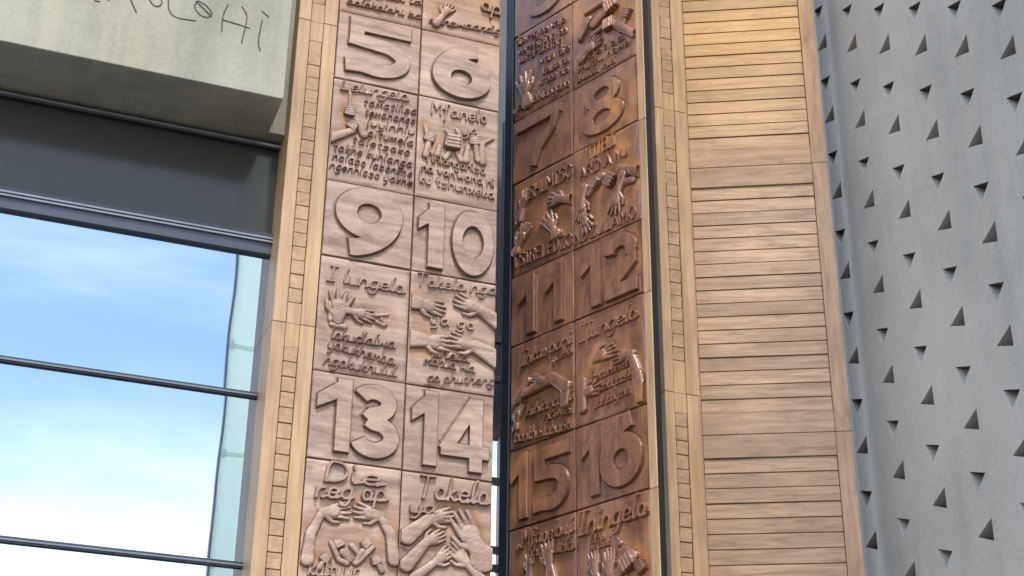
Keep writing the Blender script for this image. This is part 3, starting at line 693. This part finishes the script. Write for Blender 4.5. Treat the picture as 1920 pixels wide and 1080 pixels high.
LC[(1, 6)] = dict(text=[T('Tokelo nga', c4(110, 185), c4(712, 262), .045, .2, True, .006), T('ya go', c4(225, 470), c4(545, 520), .04, .1, False, .007), T('phela', c4(240, 720), c4(500, 765), .036, r=.0039),
    T('moruo wa', c4(175, 775), c4(545, 842), .036, r=.0039), T('go phutheng', c4(195, 905), c4(690, 935), .036, r=.0039)],
    label='panel of carved writing between four reaching hands', **pack(hg))
c5 = q(500, 820, 4.154)
hg = [H(*c5(430, 590), 12, .2, spread=18, thumb=-1, arm=.0, curl=1.05) + [capx(c5(420, 600), c5(335, 760), .026, .034), capx(c5(335, 760), c5(310, 960), .034, .042)],
      H(*c5(880, 620), 172, .2, spread=16, thumb=1, arm=0, curl=1.0) + [capx(c5(880, 625), c5(960, 760), .026, .034), capx(c5(960, 760), c5(985, 960), .034, .042)],
      [capx(c5(500, 830), c5(560, 960), .018, .018), capx(c5(560, 960), c5(620, 985), .018, .02)] + Fi(*c5(560, 830), 30, .1, arm=.0, lift=.004),
      [capx(c5(820, 860), c5(690, 985), .02, .02), capx(c5(660, 850), c5(700, 900), .02, .016)] + Fi(*c5(770, 830), 140, .1, arm=.0, lift=.004),
      [capx(c5(590, 900), c5(640, 960), .026, .02), capx(c5(740, 900), c5(700, 960), .026, .02)], Fi(*c5(455, 945), 60, .1, arm=.05), Fi(*c5(850, 960), 120, .1, arm=.05)]
LC[(0, 8)] = dict(text=[T('Die', c5(450, 345), c5(855, 385), .06, .15, True, .011), T('reg op', c5(375, 470), c5(905, 505), .06, .15, True, .0105), T('kultuur', c5(320, 1075), c5(700, 1100), .05, .15, True, .007)],
    label='panel of carved writing over arms bent round folded hands', gold=1.0, **pack(hg))
hg = [H(*c5(1260, 640), 18, .2, spread=8, thumb=-1, arm=.18, curl=1.0, aw=.17, arm_bend=25), H(*c5(1640, 880), 122, .3, spread=6, thumb=1, arm=.05, curl=1.1, aw=.2),
      H(*c5(1230, 830), 32, .17, spread=8, thumb=1, arm=.18, curl=1.0, aw=.17, arm_bend=20), H(*c5(1300, 980), 42, .17, spread=8, thumb=-1, arm=.16, curl=1.0),
      H(*c5(1570, 1000), 135, .2, spread=8, thumb=1, arm=.18, curl=1.0)]
LC[(1, 8)] = dict(text=[T('Tokelo', c5(1160, 470), c5(1700, 530), .07, .2, True, .0105), T('ya', c5(1110, 590), c5(1300, 600), .045, .15, True, .009)],
    label='panel of carved writing over hands laid together', gold=.9, **pack(hg))
LC[(0, 2)] = dict(text=[T('lekgotla la', (648, -14), (788, 12), .03, r=.004), T('bolokolohi ba', (650, 8), (788, 38), .03, r=.004)])
LC[(1, 2)] = dict(text=[T('op', (900, 20), (935, 32), .06, .2, True, .009), T('menswaardig', (804, 44), (935, 66), .035, r=.005)], **pack([H(830, 30, 60, .15, arm=.1)]))
carved_leaf(DOOR, Lcols, Lrows, LC, M['carve_pale'])
box('leaf_core', (-1.186, -.024, .041, .12, .02, 10.4), M['black'], DOOR.e)

# ------------------------------------------------------------------ right carved leaf
D = RLEAF; at = D.at
Rcols = [(-1.395, -.760), (-.760, -.118)]
RC = {}
RC[(0, 1)] = dict(numerals=[num('3', -1.2, -.85, 7.18, 7.6)])
RC[(0, 3)] = dict(numerals=[num('7', -1.34, -.86, 5.85, 6.28, .095)], label='panel carved with the numeral 7', nh=.024)
RC[(1, 3)] = dict(numerals=[num('8', -.665, -.24, 5.83, 6.275, .1)], label='panel carved with the numeral 8', nh=.022)
RC[(0, 5)] = dict(numerals=[num('1', -1.3, -1.13, 4.5, 4.955, .095), num('1', -1.03, -.855, 4.5, 4.955, .095)], label='panel carved with the numeral 11', nh=.026)
RC[(1, 5)] = dict(numerals=[num('1', -.68, -.49, 4.49, 4.96, .1), num('2', -.46, -.155, 4.49, 4.96, .11)], label='panel carved with the numeral 12', nh=.026)
RC[(0, 7)] = dict(numerals=[num('1', -1.36, -1.19, 3.16, 3.63, .095), num('5', -1.14, -.8, 3.16, 3.62, .11)], label='panel carved with the numeral 15', nh=.024)
RC[(1, 7)] = dict(numerals=[num('1', -.69, -.53, 3.165, 3.64, .095), num('6', -.53, -.155, 3.17, 3.65, .12)], label='panel carved with the numeral 16', nh=.024)
d1 = q(950, 0, 4.907)
hg = [H(*d1(190, 880), 102, .26, spread=34, thumb=-1, arm=.08, A=at)]
RC[(0, 2)] = dict(text=[T(s, d1(*a), d1(*b), .04, .1, False, .0055) for s, a, b in (('die reg op vrye', (100, 430), (545, 205)), ('vereniging en', (115, 520), (560, 300)), ('uitdrukking', (125, 590), (520, 400)), ('van die', (320, 600), (580, 470)),
    ('keuse en', (345, 695), (578, 570)), ('vrees nie', (310, 800), (570, 665)), ('tinhlangano', (220, 965), (585, 795)), ('yo', (75, 1060), (150, 1000)))], label='dark panel crowded with carved writing round an open hand', **pack(hg))
hg = [Fi(*d1(980, 60), 20, .2, arm=.16, A=at, lift=.012), Fi(*d1(960, 230), 0, .18, arm=.0, A=at, lift=.01) + [capx(d1(1030, 230), d1(1180, 320), .04, .03, A=at)],
      [capx(d1(780, 190), d1(690, 370), .03, .026, A=at, lift=.012)], H(*d1(740, 510), 30, .2, spread=20, arm=.05, A=at, lift=.006), Fi(*d1(1120, 130), 60, .14, arm=.1, A=at, lift=.008),
      [capx(d1(800, 340), d1(890, 260), .02, .018, A=at, lift=.006), capx(d1(740, 130), d1(900, 30), .022, .02, A=at, lift=.006)]]
RC[(1, 2)] = dict(text=[T(s, d1(*a), d1(*b), .034, .1, False, .005) for s, a, b in (('yedza', (770, 545), (1090, 365)), ('vhuthu hawe', (660, 690), (1130, 420)), ('shumisa vhudi', (660, 770), (1010, 580)))], label='dark panel of clustered fists above small carved writing', **pack(hg))
d2 = q(950, 240, 3.856)
hg = [H(*d2(420, 520), 160, .2, spread=26, thumb=-1, arm=.12, A=at, lift=.008), H(*d2(350, 740), 120, .22, spread=30, thumb=-1, arm=.05, A=at, lift=.006),
      H(*d2(120, 580), 70, .18, spread=24, arm=.1, A=at), H(*d2(90, 860), 60, .22, spread=20, arm=.04, A=at)]
RC[(0, 4)] = dict(text=[T('SHUMISO', d2(170, 520), d2(478, 350), .052, 0, False, .0065), T('TSIRELEDZO', d2(55, 1020), d2(480, 850), .05, 0, False, .0065)], label='dark panel with capital lettering above and below reaching hands', **pack(hg))
hg = [Fi(*d2(650, 400), 40, .14, arm=.0, A=at, lift=.008) + [capx(d2(600, 480), d2(700, 350), .03, .03, A=at)], H(*d2(560, 520), -100, .2, spread=20, arm=.08, A=at),
      Fi(*d2(760, 380), 50, .18, arm=.0, A=at, lift=.008), H(*d2(820, 470), -110, .2, spread=30, arm=.12, A=at, lift=.006), [capx(d2(830, 300), d2(985, 320), .036, .044, A=at)],
      H(*d2(560, 640), -70, .19, spread=24, arm=.0, A=at, lift=.004), [capx(d2(850, 400), d2(920, 380), .03, .03, A=at)]]
RC[(1, 4)] = dict(text=[T('TITELI', d2(600, 235), d2(790, 125), .05, 0, False, .0065), T('ARINA NU', d2(540, 378), d2(880, 200), .042, 0, False, .006), T('NDZULAMO', d2(505, 850), d2(945, 650), .046, 0, False, .0062)], label='dark panel with capital lettering round a row of dangling hands', **pack(hg))
d3 = q(940, 560, 3.859)
hg = [[capx(d3(130, 740), d3(200, 600), .04, .03, A=at), capx(d3(190, 690), d3(390, 580), .035, .045, A=at, lift=.006), capx(d3(390, 580), d3(480, 640), .045, .05, A=at, lift=.006), capx(d3(480, 640), d3(470, 760), .05, .04, A=at)],
      H(*d3(330, 620), 150, .18, spread=12, arm=.0, A=at, lift=.012), H(*d3(120, 900), 80, .16, spread=16, arm=.04, A=at)]
RC[(0, 6)] = dict(text=[T('Inkampani', d3(150, 500), d3(505, 335), .055, .2, True, .007), T('yakho', d3(385, 465), d3(515, 405), .034, r=.0045), T('kuhlangani', d3(190, 860), d3(515, 742), .042, r=.0055),
    T('nawe', d3(320, 888), d3(500, 835), .038, r=.005), T('bonkhe labantu', d3(110, 1045), d3(535, 948), .046, .15, True, .006)], label='dark panel of carved writing round a bent arm and cupped hand', **pack(hg))
hg = [H(*d3(690, 440), 8, .2, spread=12, thumb=1, arm=.0, A=at, curl=1.1), H(*d3(950, 400), 172, .2, spread=14, thumb=1, arm=.0, A=at, curl=1.0) + [capx(d3(950, 420), d3(1000, 560), .03, .04, A=at), capx(d3(1000, 560), d3(1030, 720), .046, .05, A=at, lift=.008)],
      H(*d3(600, 700), 8, .19, spread=24, thumb=1, arm=.0, A=at) + [capx(d3(600, 600), d3(600, 800), .03, .04, A=at)]]
RC[(1, 6)] = dict(text=[T('Ilungelo', d3(570, 325), d3(980, 145), .06, .25, True, .0075), T('labasebenzi', d3(655, 615), d3(920, 495), .036, r=.0039), T('nabaqashi', d3(690, 690), d3(940, 585), .036, r=.0039), T('ukuhlangana', d3(680, 800), d3(930, 695), .036, r=.0039)],
    label='dark panel of slanting carved writing between two hands and an arm', **pack(hg))
d4 = q(940, 900, 6.0)
hg = [H(*d4(560, 960), 100, .22, spread=20, arm=.1, A=at), H(*d4(330, 1030), 90, .16, spread=24, arm=.1, A=at)]
RC[(0, 8)] = dict(text=[T('Mfanelo yi', d4(255, 760), d4(815, 590), .055, .15, True, .0075), T('tihlawulela', d4(310, 880), d4(815, 790), .045, .15, True, .006), T('w', d4(190, 800), d4(250, 780), .04, r=.006)], label='dark panel of carved writing over two raised hands', **pack(hg))
hg = [Fi(*d4(1450, 930), 30, .2, arm=.1, A=at, lift=.01), H(*d4(1080, 1060), 100, .2, spread=14, arm=.05, A=at), H(*d4(1250, 1060), 95, .2, spread=12, arm=.05, A=at), Fi(*d4(1590, 980), 120, .14, arm=.0, A=at, lift=.01),
      [capx(d4(1290, 640), d4(1350, 720), .02, .024, A=at), capx(d4(1400, 780), d4(1500, 860), .03, .04, A=at)]]
RC[(1, 8)] = dict(text=[T('Iningelo', d4(890, 640), d4(1640, 400), .075, .2, True, .0095), T('lakho', d4(1020, 730), d4(1170, 680), .03, r=.0045), T('emhlabeni', d4(1010, 800), d4(1230, 740), .03, r=.0045)], label='dark panel of bold cursive carving over a fist and fingers', **pack(hg))
for v in RC.values(): v.setdefault('gold', 1.0); v['nk'] = 1.0
carved_leaf(RLEAF, Rcols, Lrows, RC, M['carve_dark'])
box('leaf_core', (-1.39, -.1, .041, .08, .02, 10.4), M['black'], RLEAF.e)
box('edge_post', (-1.483, -1.398, -.01, .13, .02, 10.4), M['steel'], RLEAF.e, bev=.006)
zz = [0.02, E(1.75), E(3.1), E(4.44), E(5.77), E(7.1), 10.4]
for a, b in zip(zz, zz[1:]): box('stile', (-.116, -.047, -.012, .04, a+.001, b-.001), M['stile'], RLEAF.e, bev=.004)
box('edge_seal', (-.0465, -.034, -.006, .035, .02, 10.4), M['black'], RLEAF.e)

# ------------------------------------------------------------------ louvred leaf
e = ULEAF.e; us = 1.08
ux0, ux1, ux2 = -.35, .02, .9461*1.0; u_out = 1.062
j = [E(1.48*us), E(3.625*us), E(5.655*us), E(7.70*us)]
zz = [0.02]+j+[10.9]
for a, b in zip(zz, zz[1:]):
    box('stile', (ux2, u_out, 0, .09, a+.0015, b-.0015), M['louvre_frame'], e, bev=.003)
    box('stile', (ux0, ux1, 0, .09, a+.0015, b-.0015), M['louvre_frame'], e, bev=.003)
    lo, hi = (.165, .175)
    box('rail', (ux1+.001, ux2-.001, .003, .08, a+.002, a+lo-.002), M['rail'], e, bev=.003)
    box('rail', (ux1+.001, ux2-.001, .003, .08, b-hi+.002, b-.002), M['rail'], e, bev=.003)
    z0, z1 = a+lo, b-hi; n = round((z1-z0)/.1085); st = (z1-z0)/n
    bm = bmesh.new(); vs = [bm.verts.new(v) for v in ((ux1+.002, .012, -st/2+.0025), (ux2-.002, .012, -st/2+.0025), (ux2-.002, .0165, st/2-.001), (ux1+.002, .0165, st/2-.001),
                                                        (ux1+.002, .05, -st/2+.0025), (ux2-.002, .05, -st/2+.0025), (ux2-.002, .05, st/2-.001), (ux1+.002, .05, st/2-.001))]
    for f in ((0, 1, 2, 3), (4, 7, 6, 5), (0, 4, 5, 1), (1, 5, 6, 2), (2, 6, 7, 3), (3, 7, 4, 0)): bm.faces.new([vs[i] for i in f])
    bmesh.ops.bevel(bm, geom=[ed for ed in bm.edges], offset=.0025, segments=1, affect='EDGES')
    bmesh.ops.recalc_face_normals(bm, faces=bm.faces)
    me = bpy.data.meshes.new('slat'); bm.to_mesh(me); bm.free()
    for k in range(n):
        o = add_obj('slat', me, M['louvre'], e, (0, rng.uniform(-.002, .002), z0+(k+.5)*st)); o.rotation_euler = (0, math.radians(rng.uniform(-.12, .12)), 0)
box('leaf_core', (ux0+.02, u_out-.02, .091, .13, .02, 10.9), M['black'], e)
box('edge_seal', (u_out+.001, u_out+.012, .01, .06, .02, 10.9), M['mullion'], e)

# ------------------------------------------------------------------ what shows through the gap of the open door
zz0 = DOOR.shift(4.0)
gw = Frame(69.6, zz0.P, 'interior_window', label='tall interior window with dark bars seen through the gap beside the open leaf', cat='window')
xa, _ = zz0.at(905, 900); xb, _ = zz0.at(962, 900)
ztop = zz0.at(927, 800)[1]
for py in (640, 713, 814, 905, 1034, 1068, 1110):
    z = zz0.at(927, py)[1]; box('bar', (xa-.6, xb+.2, -.06, 0, z-.03, z+.03), M['mullion_dark'], gw.e)
xm = zz0.at(936, 900)[0]; box('bar', (xm-.02, xm+.1, -.06, 0, 0, 10), M['mullion_dark'], gw.e)
iw2 = box('interior_wall', [(xa-1.5, xb+1.5, 4.3, 4.4, ztop+.02, 12), (xm+.12, xm+1.5, 4.3, 4.4, 0, ztop)], M['interior'], None)
iw2.location = DOOR.e.location; iw2.rotation_euler = DOOR.e.rotation_euler; tag(iw2, kind='structure')

n_tri = sum(len(m.polygons) for m in bpy.data.meshes)
print('objects', len(bpy.data.objects), 'polys', n_tri)
